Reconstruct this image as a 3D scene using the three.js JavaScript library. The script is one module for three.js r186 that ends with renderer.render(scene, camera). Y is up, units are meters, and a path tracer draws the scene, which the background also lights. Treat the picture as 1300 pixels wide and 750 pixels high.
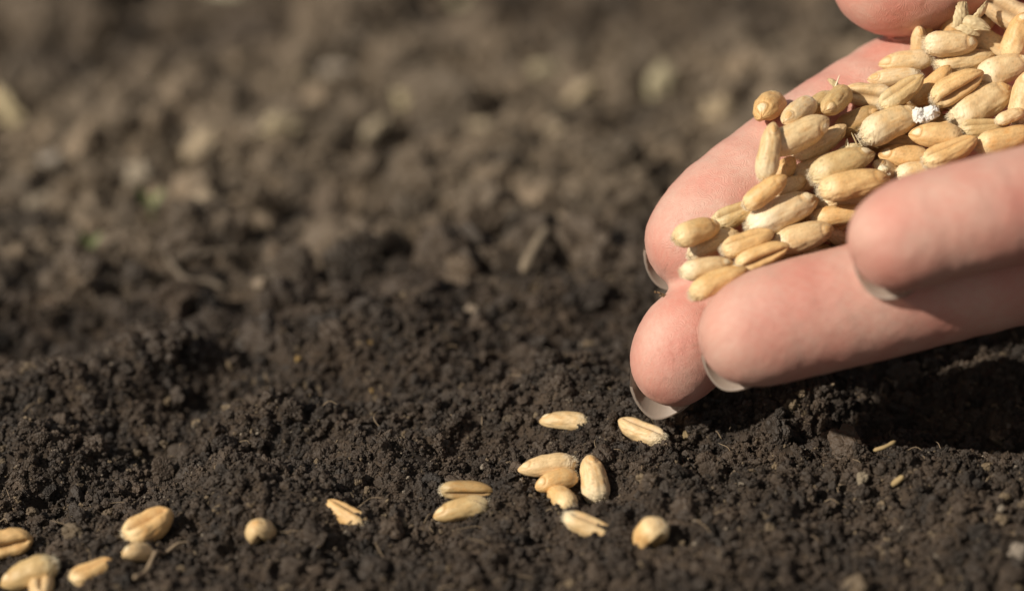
import * as THREE from 'three';
import { createNoise2D, createNoise3D } from 'simplex-noise';
import { mergeGeometries } from 'three/addons/utils/BufferGeometryUtils.js';

// ------------------------------------------------------------------ seeded random and noise
function rngOf(seed) { let s = seed >>> 0; return () => { s = (s + 0x6d2b79f5) >>> 0; let t = Math.imul(s ^ (s >>> 15), 1 | s); t = (t + Math.imul(t ^ (t >>> 7), 61 | t)) ^ t; return ((t ^ (t >>> 14)) >>> 0) / 4294967296; }; }
const n2 = createNoise2D(rngOf(11)), n3 = createNoise3D(rngOf(12)), n2b = createNoise2D(rngOf(13));
const { clamp, lerp, smoothstep } = THREE.MathUtils;
const V = (x, y, z) => new THREE.Vector3(x, y, z);

// ------------------------------------------------------------------ camera, sky, sun, exposure
const scene = new THREE.Scene();
const FOCUS = 0.36, K = 0.105e-3 / 0.36, PITCH = 27 * Math.PI / 180, CAM = V(0, 0.1835, 0.32);
const camera = new THREE.PerspectiveCamera(2 * Math.atan(375 * K) * 180 / Math.PI, 1024 / 590, 0.02, 60);
camera.position.copy(CAM);
camera.rotation.set(-PITCH, 0, 0);
camera.focus = 0.3565;
camera.userData.fStop = camera.getFocalLength() / 11;       // an entrance pupil about 11 mm wide
camera.updateMatrixWorld(true);

const SUN = V(-0.90, 0.78, 0.56).normalize();
{
  const W = 256, H = 128, d = new Float32Array(W * H * 4);
  for (let j = 0; j < H; j++) for (let i = 0; i < W; i++) {
    const up = ((j + 0.5) / H - 0.5) * Math.PI, az = ((i + 0.5) / W - 0.5) * 2 * Math.PI;
    const x = Math.cos(az) * Math.cos(up), y = Math.sin(up), z = Math.sin(az) * Math.cos(up);
    const c = x * SUN.x + y * SUN.y + z * SUN.z, h = Math.pow(1 - clamp(y, 0, 1), 3), g = Math.pow(clamp(c, 0, 1), 6) * 0.9;
    const o = (j * W + i) * 4;
    d[o] = lerp(0.35, 0.60, h) + g; d[o + 1] = lerp(0.37, 0.59, h) + g * 0.92; d[o + 2] = lerp(0.41, 0.56, h) + g * 0.78; d[o + 3] = 1;
  }
  const t = new THREE.DataTexture(d, W, H, THREE.RGBAFormat, THREE.FloatType);
  t.mapping = THREE.EquirectangularReflectionMapping; t.magFilter = THREE.LinearFilter; t.needsUpdate = true;
  scene.background = t; scene.environment = t;
  scene.backgroundIntensity = 0.48; scene.environmentIntensity = 0.48;
}
const sun = new THREE.DirectionalLight(new THREE.Color(1, 0.92, 0.80), 5);
sun.position.copy(SUN).multiplyScalar(2); sun.castShadow = true; sun.shadow.radius = 2.5;
sun.shadow.mapSize.set(4096, 4096);
Object.assign(sun.shadow.camera, { left: -0.3, right: 0.3, top: 0.3, bottom: -0.3, near: 0.5, far: 4 });
scene.add(sun, sun.target);
const EXPOSURE = 0.97;

// ------------------------------------------------------------------ helpers
const R = (d) => d * Math.PI / 180;
const camX = V(1, 0, 0), camY = V(0, Math.cos(PITCH), -Math.sin(PITCH)), camZ = V(0, Math.sin(PITCH), Math.cos(PITCH));   // right, up, towards the viewer
const dirCam = (x, y, z) => V(0, 0, 0).addScaledVector(camX, x).addScaledVector(camY, y).addScaledVector(camZ, z);
const at = (px, py, depth) => CAM.clone().add(dirCam((px - 650) * K * depth, (375 - py) * K * depth, -depth));
const names = {};
const numbered = (n) => { const k = names[n] = (names[n] ?? -1) + 1; return k ? n + '_' + String(k).padStart(3, '0') : n; };
function add(o) { o.traverse((m) => { if (m.isMesh) { m.castShadow = true; m.receiveShadow = true; } }); scene.add(o); return o; }
function tag(o, label, category, group, kind) { if (label) o.userData.label = label; if (category) o.userData.category = category; if (group) o.userData.group = group; if (kind) o.userData.kind = kind; return o; }
function part(name, geo, m, parent) { const o = new THREE.Mesh(geo, m); o.name = name; parent.add(o); return o; }
const std = (o) => new THREE.MeshStandardMaterial(o);
const lin = (r, g, b) => new THREE.Color().setRGB(r, g, b);

// ------------------------------------------------------------------ the ground: relief in metres
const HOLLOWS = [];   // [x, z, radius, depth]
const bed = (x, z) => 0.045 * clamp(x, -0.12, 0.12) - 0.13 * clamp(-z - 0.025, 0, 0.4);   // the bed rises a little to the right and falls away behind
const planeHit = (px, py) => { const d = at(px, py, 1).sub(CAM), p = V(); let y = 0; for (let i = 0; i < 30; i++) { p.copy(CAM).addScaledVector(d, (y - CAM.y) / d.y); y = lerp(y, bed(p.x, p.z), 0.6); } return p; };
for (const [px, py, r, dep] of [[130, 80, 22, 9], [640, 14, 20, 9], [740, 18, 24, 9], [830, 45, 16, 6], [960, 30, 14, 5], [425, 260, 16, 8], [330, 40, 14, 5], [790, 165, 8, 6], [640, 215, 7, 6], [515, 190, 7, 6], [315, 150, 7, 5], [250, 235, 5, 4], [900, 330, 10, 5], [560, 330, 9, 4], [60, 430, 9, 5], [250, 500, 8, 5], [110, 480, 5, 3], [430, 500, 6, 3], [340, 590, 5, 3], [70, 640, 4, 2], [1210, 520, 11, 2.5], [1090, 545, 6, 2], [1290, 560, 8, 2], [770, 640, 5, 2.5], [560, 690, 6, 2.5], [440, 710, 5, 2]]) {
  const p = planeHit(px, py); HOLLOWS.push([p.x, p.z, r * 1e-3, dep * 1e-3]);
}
const MOUNDS = [];
for (const [px, py, r, h] of [[200, 470, 9, 4.5], [90, 500, 8, 4], [330, 540, 9, 3], [560, 540, 10, 2.5], [740, 525, 9, 2.5], [1010, 520, 9, 3.5], [960, 640, 10, 2.5], [1130, 615, 10, 3], [520, 600, 9, 2], [300, 640, 10, 2.2], [830, 605, 8, 1.5], [60, 590, 9, 2.5], [1240, 480, 12, 3], [480, 430, 10, 3]]) {
  const p = planeHit(px, py); MOUNDS.push([p.x, p.z, r * 1e-3, h * 1e-3]);
}
function base(x, z) {                                          // slow swells, hollows and mounds
  const m = 1000;
  let y = 2.2 * n2(x * m / 52, z * m / 52) + 1.5 * n2b(x * m / 21, z * m / 21);
  for (const [hx, hz, r, d] of HOLLOWS) { const q = ((x - hx) ** 2 + (z - hz) ** 2) / (r * r); if (q < 6) y -= 1.25 * d * m * Math.exp(-q * 1.4); }
  for (const [hx, hz, r, d] of MOUNDS) { const q = ((x - hx) ** 2 + (z - hz) ** 2) / (r * r); if (q < 6) y += 1.45 * d * m * Math.exp(-q * 1.4); }
  return y / m + bed(x, z);
}
const STONES_CLEAR = [];   // the same for stones and roots, for larger crumbs only
const KEEP_CLEAR = [];   // [x, z, radius]: where grains lie on the soil
function planeHitOn(px, py, lift = 0) {
  const d = at(px, py, 1).sub(CAM); let lo = 0.25, hi = 1.2;
  for (let t = 0.26; t < 1.2; t += 0.0005) { const p = CAM.clone().addScaledVector(d, t); if (p.y < base(p.x, p.z) + lift) { lo = t - 0.0005; hi = t; break; } }
  for (let i = 0; i < 12; i++) { const t = (lo + hi) / 2, p = CAM.clone().addScaledVector(d, t); if (p.y < base(p.x, p.z) + lift) hi = t; else lo = t; }
  return CAM.clone().addScaledVector(d, hi);
}

// ------------------------------------------------------------------ where grains lie on the soil (placed here first: the soil settles round them)
// [px, py] at its true place on the ground, length and width seen (mm), heading on the ground (a) or in full (v), roll of the back away from upright, height of its middle (mm)
const SOWN_LIST = [
  { p: [717, 535], len: 6.9, w: 2.9, a: 177, roll: 25, lift: 0.8, tint: 0, label: 'grain lying level and half sunk, alone behind the cluster and left of the lowest fingertip' },
  { p: [814, 548], v: [-0.86, 0.36, -0.36], u: [-0.35, -0.75, -0.55], len: 7.0, w: 3.3, lift: 1.7, tint: 1, label: 'grain with open dark crease facing up, right below the lowest fingernail' },
  { p: [694, 591], v: [-0.97, -0.12, 0.1], u: [0, 0.8, 0.6], len: 7.6, w: 3.1, lift: 2.9, tint: 1, label: 'pale pointed grain lying topmost across the back of the cluster' },
  { p: [706, 610], v: [-0.9, -0.25, 0.35], u: [0.1, 0.8, 0.5], len: 5.9, w: 3.0, lift: 2.0, tint: 2, label: 'wrinkled grain in the middle of the cluster under the pale pointed one' },
  { p: [713, 632], v: [-0.45, 0.35, -0.8], u: [0.5, 0.75, 0.3], len: 5.6, w: 3.2, lift: 1.3, tint: 2, label: 'shaded round grain seen end on at the front of the cluster' },
  { p: [754, 608], v: [-0.16, 0.93, -0.3], u: [0.25, 0.25, 0.93], len: 6.7, w: 3.7, lift: 2.4, tint: 1, label: 'grain standing upright at the right side of the cluster' },
  { p: [593, 622], v: [0.99, -0.02, 0.0], u: [0, 0.5, -0.8], len: 6.9, w: 2.7, lift: 1.9, tint: 5, label: 'brownish darker grain lying right behind another, left of the cluster' },
  { p: [586, 646], v: [-0.95, -0.2, 0.2], u: [0, 0.85, 0.5], len: 7.6, w: 3.2, lift: 1.5, tint: 3, label: 'plump grain lying in front of the brownish one, left of the cluster' },
  { p: [750, 670], v: [0.9, -0.36, 0.2], u: [-0.2, -0.7, -0.5], len: 7.3, w: 3.0, lift: 0.7, tint: 0, label: 'grain with white left end and open crease, half buried in front of the cluster' },
  { p: [824, 679], v: [-0.42, -0.60, -0.68], u: [-0.3, 0.7, -0.4], len: 5.6, w: 4.0, lift: 1.7, tint: 2, shape: 6, label: 'blunt wrinkled grain seen end on, rightmost of those on the soil' },
  { p: [437, 654], v: [-0.82, 0.5, -0.25], u: [-0.4, -0.75, -0.4], len: 6.2, w: 3.0, lift: 0.5, tint: 2, label: 'half buried grain with orange crease slanting down to the right, alone left of centre' },
  { p: [330, 676], v: [-0.1, 0.25, 0.96], u: [-0.2, 0.95, -0.2], len: 6.0, w: 4.0, lift: 1.6, tint: 0, label: 'round grain seen end on with a tiny orange dot, alone on dark crumbs' },
  { p: [189, 669], v: [0.82, 0.48, -0.3], u: [0.35, -0.62, -0.7], len: 6.9, w: 4.4, lift: 2.4, tint: 2, label: 'large grain with creased belly turned to the viewer, resting on a small one' },
  { p: [173, 702], v: [-0.55, 0.1, 0.83], u: [0, 0.95, -0.1], len: 5.0, w: 2.9, lift: 2.0, tint: 1, label: 'small whitish grain tucked beneath the large creased grain' },
  { p: [117, 726], v: [0.83, 0.42, -0.3], u: [0.3, -0.75, -0.5], len: 6.0, w: 3.0, lift: 0.6, tint: 2, label: 'slim half buried grain with crease, just left of the thin rootlet' },
  { p: [9, 690], v: [0.9, 0.2, -0.2], u: [0.1, 0.2, -0.95], len: 6.4, w: 4.0, lift: 2.2, tint: 2, label: 'grain cut off by the left edge, behind the big smooth one' },
  { p: [35, 728], v: [-0.9, -0.34, 0.1], u: [-0.2, 0.75, 0.6], len: 7.4, w: 3.8, lift: 2.4, tint: 3, label: 'big smooth greyish grain at the lower left corner' },
  { p: [52, 745], v: [0.15, -0.35, 0.9], u: [0.1, -0.9, -0.2], len: 5.5, w: 3.3, lift: 1.4, tint: 1, label: 'two lobed grain seen end on beneath the big smooth greyish one' },
];
for (const s of SOWN_LIST) {
  let L, U;
  if (s.v) { L = dirCam(...s.v).normalize(); U = dirCam(...s.u); }
  else { L = V(Math.cos(R(s.a)), 0, -Math.sin(R(s.a)) / Math.sin(PITCH)).normalize(); U = V(0, 1, 0).applyAxisAngle(L, R(s.roll)); }
  s.L = L; s.U = U; s.pos = planeHitOn(s.p[0], s.p[1], (s.lift - 0.45) * 1e-3);
  KEEP_CLEAR.push([s.pos.x, s.pos.z, s.len * (s.lift < 1.15 ? 0.42e-3 : 0.5e-3)]);
}
const bil = (v) => 1 - Math.abs(v) * 2;                        // rounded lumps with sharp gaps
function relief(x, z) {                                        // lumps and crumbs on top
  const m = 1000, wx = x * m + 1.6 * n2(x * m / 6, z * m / 6 + 7), wz = z * m + 1.6 * n2(x * m / 6 + 31, z * m / 6);
  const far = smoothstep(-z, 0.03, 0.09);
  return ((0.9 + 1.6 * far) * bil(n2(wx / 9, wz / 9)) + (0.75 + 0.5 * far) * bil(n2b(wx / 4.1, wz / 4.1)) + 0.42 * bil(n2(wx / 1.9 + 40, wz / 1.9)) + 0.2 * n2b(wx / 0.8, wz / 0.8)) / m;
}
function ground(x, z) {                                        // flatter where a grain has been pressed into it
  let k = 1, b = base(x, z);
  for (const [cx, cz, r] of KEEP_CLEAR) { const q = ((x - cx) ** 2 + (z - cz) ** 2) / (r * r); if (q < 5) k *= 1 - 0.65 * Math.exp(-q * 0.8); }
  return b + relief(x, z) * k;
}
function drynessAndHollowShade(x, z) {                                        // paler and drier towards the back, with shade painted into the hollows
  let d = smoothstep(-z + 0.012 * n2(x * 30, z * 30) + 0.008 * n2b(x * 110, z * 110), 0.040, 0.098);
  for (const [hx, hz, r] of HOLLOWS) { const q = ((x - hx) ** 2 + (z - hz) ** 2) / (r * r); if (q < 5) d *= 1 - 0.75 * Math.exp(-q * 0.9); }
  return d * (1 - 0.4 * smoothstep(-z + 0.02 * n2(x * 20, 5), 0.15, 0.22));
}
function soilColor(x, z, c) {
  const d = drynessAndHollowShade(x, z), v = 0.75 + 0.35 * n2(x * 90, z * 90) + 0.22 * n2b(x * 400, z * 400);
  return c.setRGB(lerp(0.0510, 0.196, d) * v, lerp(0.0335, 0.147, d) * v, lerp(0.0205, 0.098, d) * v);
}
const soilMat = std({ roughness: 0.95, vertexColors: true });
const crumbMat = std({ roughness: 0.68, color: 0xffffff });
{
  // one sheet: grid lines packed close where the camera looks, spreading out to the horizon
  const axis = (lo, hi, step, limit) => { const a = []; for (let v = lo; v <= hi; v += step) a.push(v); let s = step, v = hi; while (v < limit) { s *= 1.22; v += s; a.push(v); } s = step; v = lo; const b = []; while (v > -limit) { s *= 1.22; v -= s; b.push(v); } return b.reverse().concat(a); };
  const xs = axis(-0.125, 0.125, 0.00052, 30), zs = axis(-0.255, 0.062, 0.0006, 30), nx = xs.length, nz = zs.length;
  const pos = new Float32Array(nx * nz * 3), col = new Float32Array(nx * nz * 3), c = new THREE.Color();
  for (let j = 0, k = 0; j < nz; j++) for (let i = 0; i < nx; i++, k += 3) {
    const x = xs[i], z = zs[j];
    pos[k] = x; pos[k + 1] = ground(x, z) + 0.012 * n2(x * 2, z * 2) * smoothstep(Math.hypot(x, z), 0.4, 3); pos[k + 2] = z;
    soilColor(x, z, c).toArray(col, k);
  }
  const idx = new Uint32Array((nx - 1) * (nz - 1) * 6);
  for (let j = 0, k = 0; j < nz - 1; j++) for (let i = 0; i < nx - 1; i++) {
    const a = j * nx + i, b = a + 1, d = a + nx, e = d + 1;
    idx[k++] = a; idx[k++] = d; idx[k++] = b; idx[k++] = b; idx[k++] = d; idx[k++] = e;
  }
  const g = new THREE.BufferGeometry();
  g.setAttribute('position', new THREE.BufferAttribute(pos, 3)); g.setAttribute('color', new THREE.BufferAttribute(col, 3));
  g.setIndex(new THREE.BufferAttribute(idx, 1)); g.computeVertexNormals();
  const o = new THREE.Mesh(g, soilMat); o.name = 'ground';
  add(tag(o, 'dark tilled garden soil, drier and paler towards the back', null, null, 'structure'));
}
// ------------------------------------------------------------------ knobbly crumbs: radial union of balls
function clodGeometry(seed, balls, detail, rough = 0.06, squash = 0.8, core = 0.55, cuts = 0) {
  const r = rngOf(seed), B = [];
  for (let i = 0; i < balls; i++) {
    const u = r() * 2 - 1, a = r() * 6.283, s = Math.sqrt(1 - u * u), k = 0.38 + 0.38 * r();
    B.push([V(s * Math.cos(a), u, s * Math.sin(a)).multiplyScalar(k), 0.18 + 0.26 * r() * r() + 0.05]);
  }
  const CUT = []; for (let i = 0; i < cuts; i++) { const u = r() * 2 - 1, a = r() * 6.283, q = Math.sqrt(1 - u * u); CUT.push([V(q * Math.cos(a), u, q * Math.sin(a)), 0.42 + 0.32 * r()]); }
  const g = new THREE.IcosahedronGeometry(1, detail); g.deleteAttribute('uv');
  const p = g.attributes.position, v = V();
  const map = new Map(), out = [], index = [];
  for (let i = 0; i < p.count; i++) {
    v.fromBufferAttribute(p, i).normalize();
    const key = Math.round(v.x * 1e4) + ',' + Math.round(v.y * 1e4) + ',' + Math.round(v.z * 1e4);
    let k = map.get(key);
    if (k === undefined) {
      let t = core;
      for (const [c, q] of B) { const cd = c.dot(v), disc = q * q - c.lengthSq() + cd * cd; if (disc > 0) t = Math.max(t, cd + Math.sqrt(disc)); }
      for (const [n, d] of CUT) { const nd = n.dot(v); if (nd > 0.05) t = Math.min(t, d / nd); }
      t += rough * n3(v.x * 3 + seed, v.y * 3, v.z * 3) + rough * 0.8 * n3(v.x * 8 + seed, v.y * 8, v.z * 8) + (detail > 10 ? rough * 0.55 * n3(v.x * 17 + seed, v.y * 17, v.z * 17) + rough * 0.35 * n3(v.x * 34 + seed, v.y * 34, v.z * 34) : 0);
      k = out.length / 3; map.set(key, k); out.push(v.x * t, v.y * t * squash, v.z * t);
    }
    index.push(k);
  }
  const h = new THREE.BufferGeometry(); h.setAttribute('position', new THREE.Float32BufferAttribute(out, 3)); h.setIndex(index); h.computeVertexNormals();
  return h;
}
const coarse = [1, 2, 3, 4, 5, 6].map((s) => clodGeometry(s * 17, 60, 30, 0.06, 0.85, 0.5, s % 2 ? 7 : 0));
const medium = [1, 2, 3, 4, 5, 6].map((s) => clodGeometry(s * 29 + 5, 30, 18, 0.08, 0.85, 0.45, s % 2 ? 8 : 2));
const fine = [1, 2, 3, 4].map((s) => clodGeometry(s * 41 + 3, 8, 5, 0.12, 0.8, 0.5, s % 2 ? 7 : 0));


// ------------------------------------------------------------------ wheat grains
// local axes of a kernel: +x towards the germ end, -x the brush end, +y the back, -y the creased belly; size 1
function kernelShape(seed) {
  const r = rngOf(seed * 7 + 1);
  const q = { blunt: 1.85 + 0.6 * r(), taper: 0.02 + 0.16 * r(), bend: 0.05 + 0.09 * r(), crease: 0.42 + 0.14 * r(), cw: 0.20 + 0.09 * r(), hump: 0.04 * r(), seed: seed * 3.7, flat: 0.80 + 0.14 * r(), wr: 1.3 + 1.7 * r(), orange: r(), pale: 0.14 + 0.18 * r() };
  q.point = (t, f, v) => {                                       // t 0..1 along, f angle from the back
    const e = 2 * t - 1;
    let w = Math.pow(Math.max(0, 1 - Math.pow(Math.abs(e), q.blunt + (e < 0 ? 0.75 : -0.05))), 0.54 + 0.08 * e) * (1 - q.taper * e - 0.05 * Math.cos(e * 3));
    const win = smoothstep(t, 0.03, 0.2) * (1 - smoothstep(t, 0.82, 0.98)), df = Math.abs(Math.abs(f) - Math.PI);
    let k = 1 - q.crease * Math.exp(-((df / q.cw) ** 2)) * win + 0.10 * Math.exp(-(((df - 0.62) / 0.34) ** 2)) * win;
    k += q.hump * Math.exp(-((f / 0.5) ** 2)) * Math.sin(Math.PI * t);
    const g = Math.sqrt(((t - 0.875) / 0.105) ** 2 + (f / 0.8) ** 2);
    k += -0.075 * Math.exp(-(((g - 1) / 0.22) ** 2)) + 0.03 * Math.exp(-((g / 0.7) ** 2));       // groove round the germ
    const cx = Math.cos(f), sx = Math.sin(f);
    const fold = n3(e * 0.9 + q.seed, cx * 3.2, sx * 3.2), rim = smoothstep(Math.abs(e), 0.5, 0.95);
    k += q.wr * (0.016 * n3(e * 1.8 + q.seed, cx * 1.3, sx * 1.3) + 0.013 * (1 - 2 * Math.abs(fold)) + 0.004 * n3(e * 5 + q.seed, cx * 9, sx * 9) + (0.002 + (e < 0 ? 0.026 : 0.014) * rim) * n3(e * 13, cx * 11 + q.seed, sx * 11));
    k -= 0.035 * Math.exp(-(((Math.abs(f) - 1.25) / 0.3) ** 2)) * q.hump * 25 * win;             // flattened flanks
    k -= 0.022 * q.wr * Math.max(0, n3(e * 9 + q.seed, cx * 2.5, sx * 2.5 + 9)) * (1 - smoothstep(t, 0.03, 0.35));  // puckers at the brush end
    w *= k;
    return v.set(-0.5 + t + 0.006 * n3(cx * 2, sx * 2, q.seed) * (t < 0.1 || t > 0.9 ? 2 : 0), 0.5 * w * cx * (cx < 0 ? q.flat : 1) - q.bend * e * e, 0.5 * w * sx);
  };
  return q;
}
function kernelGeometry(q, NT = 84, NF = 56) {
  const pos = [], col = [], idx = [], v = V(), c = new THREE.Color();
  for (let i = 0; i <= NT; i++) for (let j = 0; j < NF; j++) {
    const t = clamp((1 - Math.cos(Math.PI * i / NT)) / 2, 0.0003, 0.9997), f = (j / NF * 2 - 1) * Math.PI;
    q.point(t, f, v); pos.push(v.x, v.y, v.z);
    const e = 2 * t - 1, cx = Math.cos(f), sx = Math.sin(f), df = Math.abs(Math.abs(f) - Math.PI);
    const streak = n3(e * 1.6 + q.seed, cx * 7, sx * 7), blot = n3(e * 2.4 + q.seed + 5, cx * 1.5, sx * 1.5), speck = n3(e * 22 + q.seed, cx * 11, sx * 11);
    c.setRGB(0.60, 0.43, 0.235);
    c.lerp(lin(0.64, 0.39, 0.165), clamp(0.28 + 0.7 * blot, 0, 1) * (0.25 + 0.75 * q.orange));
    c.lerp(lin(0.70, 0.54, 0.31), clamp(0.30 + 0.55 * streak, 0, 0.8));
    c.lerp(lin(0.75, 0.63, 0.43), (1 - smoothstep(t + 0.06 * blot, q.pale * 0.35, q.pale * 1.6)) * 0.95);
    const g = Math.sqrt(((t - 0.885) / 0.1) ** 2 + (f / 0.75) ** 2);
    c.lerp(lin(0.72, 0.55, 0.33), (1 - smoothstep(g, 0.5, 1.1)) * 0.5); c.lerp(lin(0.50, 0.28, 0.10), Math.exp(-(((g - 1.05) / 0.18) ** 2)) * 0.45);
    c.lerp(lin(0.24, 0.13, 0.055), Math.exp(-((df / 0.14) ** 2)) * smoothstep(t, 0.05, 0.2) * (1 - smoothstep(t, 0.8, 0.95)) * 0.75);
    c.multiplyScalar(1 + 0.12 * speck); const dirt = n3(e * 5 + q.seed + 30, cx * 3, sx * 3); c.lerp(lin(0.33, 0.24, 0.13), 0.5 * smoothstep(dirt, 0.45, 0.85));
    col.push(c.r, c.g, c.b);
    if (i < NT) { const a = i * NF + j, b = i * NF + (j + 1) % NF; idx.push(a, a + NF, b, b, a + NF, b + NF); }
  }
  const g = new THREE.BufferGeometry();
  g.setAttribute('position', new THREE.Float32BufferAttribute(pos, 3)); g.setAttribute('color', new THREE.Float32BufferAttribute(col, 3));
  g.setIndex(idx); g.computeVertexNormals();
  return g;
}
function germGeometry(q) {                                       // the little shield at the germ end, standing a hair proud of the groove
  const pos = [], idx = [], v = V(), NR = 8, NA = 20, at0 = V();
  q.point(0.5, 0, at0);
  for (let i = 0; i <= NR; i++) for (let j = 0; j < NA; j++) {
    const r = i / NR, a = j / NA * 6.2832, t = clamp(0.885 + 0.075 * r * Math.cos(a), 0.01, 0.985), f = 0.52 * r * Math.sin(a);
    q.point(t, f, v);
    const lift = 0.022 * Math.sqrt(Math.max(0, 1 - r * r)) - 0.006 + 0.004 * n3(t * 40, f * 6, q.seed);
    pos.push(v.x + lift * 0.6, v.y + lift, v.z);
    if (i < NR) { const A = i * NA + j, B = i * NA + (j + 1) % NA; idx.push(A, A + NA, B, B, A + NA, B + NA); }
  }
  const g = new THREE.BufferGeometry(); g.setAttribute('position', new THREE.Float32BufferAttribute(pos, 3));
  for (let k = 0; k < idx.length; k += 3) { const w = idx[k + 1]; idx[k + 1] = idx[k + 2]; idx[k + 2] = w; }
  g.setIndex(idx); g.computeVertexNormals(); return g;
}
function brushGeometry(q) {                                      // short hairs at the brush end
  const r = rngOf(q.seed * 100 + 5), pos = [], v = V(), b = V();
  for (let i = 0; i < 150; i++) {
    const t = 0.002 + 0.08 * r() * r(), f = (r() * 2 - 1) * Math.PI; q.point(t, f, v);
    const len = 0.035 + 0.06 * r(), d = V(-0.8, v.y * 1.6 + (r() - 0.5) * 0.7, v.z * 1.6 + (r() - 0.5) * 0.7).normalize();
    const s = V().crossVectors(d, V(r() - 0.5, r() - 0.5, r() - 0.5)).normalize(), s2 = V().crossVectors(d, s), w = 0.0065;
    b.copy(v).addScaledVector(d, len).add(V(0, (r() - 0.5) * 0.02, (r() - 0.5) * 0.02));
    const ring = [0, 1, 2].map((k) => v.clone().addScaledVector(s, w * Math.cos(k * 2.094)).addScaledVector(s2, w * Math.sin(k * 2.094)));
    for (let k = 0; k < 3; k++) { const A = ring[k], B = ring[(k + 1) % 3]; pos.push(A.x, A.y, A.z, B.x, B.y, B.z, b.x, b.y, b.z); }
  }
  const g = new THREE.BufferGeometry(); g.setAttribute('position', new THREE.Float32BufferAttribute(pos, 3)); g.computeVertexNormals(); return g;
}
const SHAPES = []; for (let s = 0; s < 14; s++) { const q = kernelShape(s + 3); SHAPES.push({ kernel: kernelGeometry(q), germ: germGeometry(q), brush: brushGeometry(q) }); }
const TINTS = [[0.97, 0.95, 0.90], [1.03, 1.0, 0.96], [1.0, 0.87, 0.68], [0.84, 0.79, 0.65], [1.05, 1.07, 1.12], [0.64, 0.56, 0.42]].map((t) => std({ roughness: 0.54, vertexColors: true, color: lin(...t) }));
const germMats = [lin(0.70, 0.50, 0.27), lin(0.62, 0.38, 0.16), lin(0.74, 0.60, 0.38)].map((color) => std({ roughness: 0.5, color })), brushMat = std({ roughness: 0.8, color: lin(0.74, 0.64, 0.46) });
function makeGrain(k, tint) {
  const g = new THREE.Group(); g.name = 'wheat_grain';
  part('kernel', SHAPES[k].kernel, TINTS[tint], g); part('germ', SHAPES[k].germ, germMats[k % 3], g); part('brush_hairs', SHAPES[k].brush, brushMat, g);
  return g;
}
const protos = {};
let grainSeed = 0;
const HEAP = 'wheat grains heaped in the cupped fingers', SOWN = 'wheat grains sown on the soil';
// L: unit vector from brush end to germ end; U: the way the back of the kernel faces; sizes in metres
function placeGrain(p, L, U, len, wid, thick, label, group, tint, shape) {
  const k = shape ?? (grainSeed * 5 + 2) % 14; grainSeed++;
  const key = k + '.' + tint, o = protos[key] ? protos[key].clone() : (protos[key] = makeGrain(k, tint));
  o.name = numbered('wheat_grain');
  const X = L.clone().normalize(), Z = V().crossVectors(X, U).normalize(), Y = V().crossVectors(Z, X);
  o.quaternion.setFromRotationMatrix(new THREE.Matrix4().makeBasis(X, Y, Z));
  o.position.copy(p); o.scale.set(len, thick, wid);
  tag(o, label, 'wheat grain', group);
  return add(o);
}

for (const s of SOWN_LIST) placeGrain(s.pos, s.L, s.U, s.len * 1e-3, s.w * 1e-3, s.w * 0.93e-3, s.label, SOWN, s.tint, s.shape);

// ------------------------------------------------------------------ the hand: a right hand, palm up, fingers towards the left
// chains from tip to knuckle: [px, py, depth m, radius px]
const NEAR = 0.003;                                              // how much nearer than first measured
const J = (px, py, depth, r) => ({ p: at(px, py, depth - NEAR), r: r * K * (depth - NEAR) });
const CHAINS = {
  index: [J(879, 310, 0.3630, 62), J(918, 272, 0.3650, 69), J(1010, 205, 0.3690, 72), J(1078, 160, 0.3720, 73), J(1190, 98, 0.3770, 74), J(1480, 30, 0.3800, 88)],
  middle: [J(852, 468, 0.3590, 52), J(872, 436, 0.3600, 60), J(960, 366, 0.3650, 64), J(1060, 300, 0.3700, 68), J(1200, 235, 0.3750, 76), J(1480, 150, 0.3770, 90)],
  ring: [J(942, 428, 0.3445, 61), J(985, 412, 0.3450, 70), J(1080, 388, 0.3455, 72), J(1170, 366, 0.3465, 72), J(1300, 332, 0.3490, 74), J(1520, 262, 0.3580, 86)],
  little: [J(1136, 306, 0.3330, 62), J(1170, 292, 0.3335, 66), J(1250, 272, 0.3340, 68), J(1340, 252, 0.3360, 70), J(1440, 232, 0.3390, 74), J(1580, 195, 0.3460, 84)],
  thumb: [J(1126, -32, 0.3690, 74), J(1165, -40, 0.3690, 77), J(1280, -92, 0.3690, 80), J(1400, -118, 0.3690, 84), J(1560, -80, 0.3690, 100)],
};
const WRIST = [J(2150, 60, 0.352, 190), J(2150, 130, 0.346, 190), J(2700, 90, 0.345, 250)];
function coneDist(p, a, ra, b, rb) {                              // distance to a tapered capsule
  const bx = b.x - a.x, by = b.y - a.y, bz = b.z - a.z, px = p.x - a.x, py = p.y - a.y, pz = p.z - a.z;
  const l2 = bx * bx + by * by + bz * bz; let h = clamp((px * bx + py * by + pz * bz) / l2, 0, 1);
  const perp = Math.hypot(px - bx * h, py - by * h, pz - bz * h); h = clamp(h + (ra - rb) * perp / l2 * -1, 0, 1);
  return Math.hypot(px - bx * h, py - by * h, pz - bz * h) - lerp(ra, rb, h);
}
const smin = (a, b, k) => { const h = Math.max(k - Math.abs(a - b), 0) / k; return Math.min(a, b) - h * h * k * 0.25; };
for (const k of Object.keys(CHAINS)) {                            // smooth the bends
  const ch = CHAINS[k], curve = new THREE.CatmullRomCurve3(ch.map((j) => j.p), false, 'centripetal'), rad = new THREE.CatmullRomCurve3(ch.map((j, i) => V(j.r * 100, i * 0.2, 0)), false, 'centripetal'), n = 14;
  CHAINS[k] = Array.from({ length: n + 1 }, (_, i) => ({ p: curve.getPoint(i / n), r: rad.getPoint(i / n).x / 100 }));
}
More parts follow.
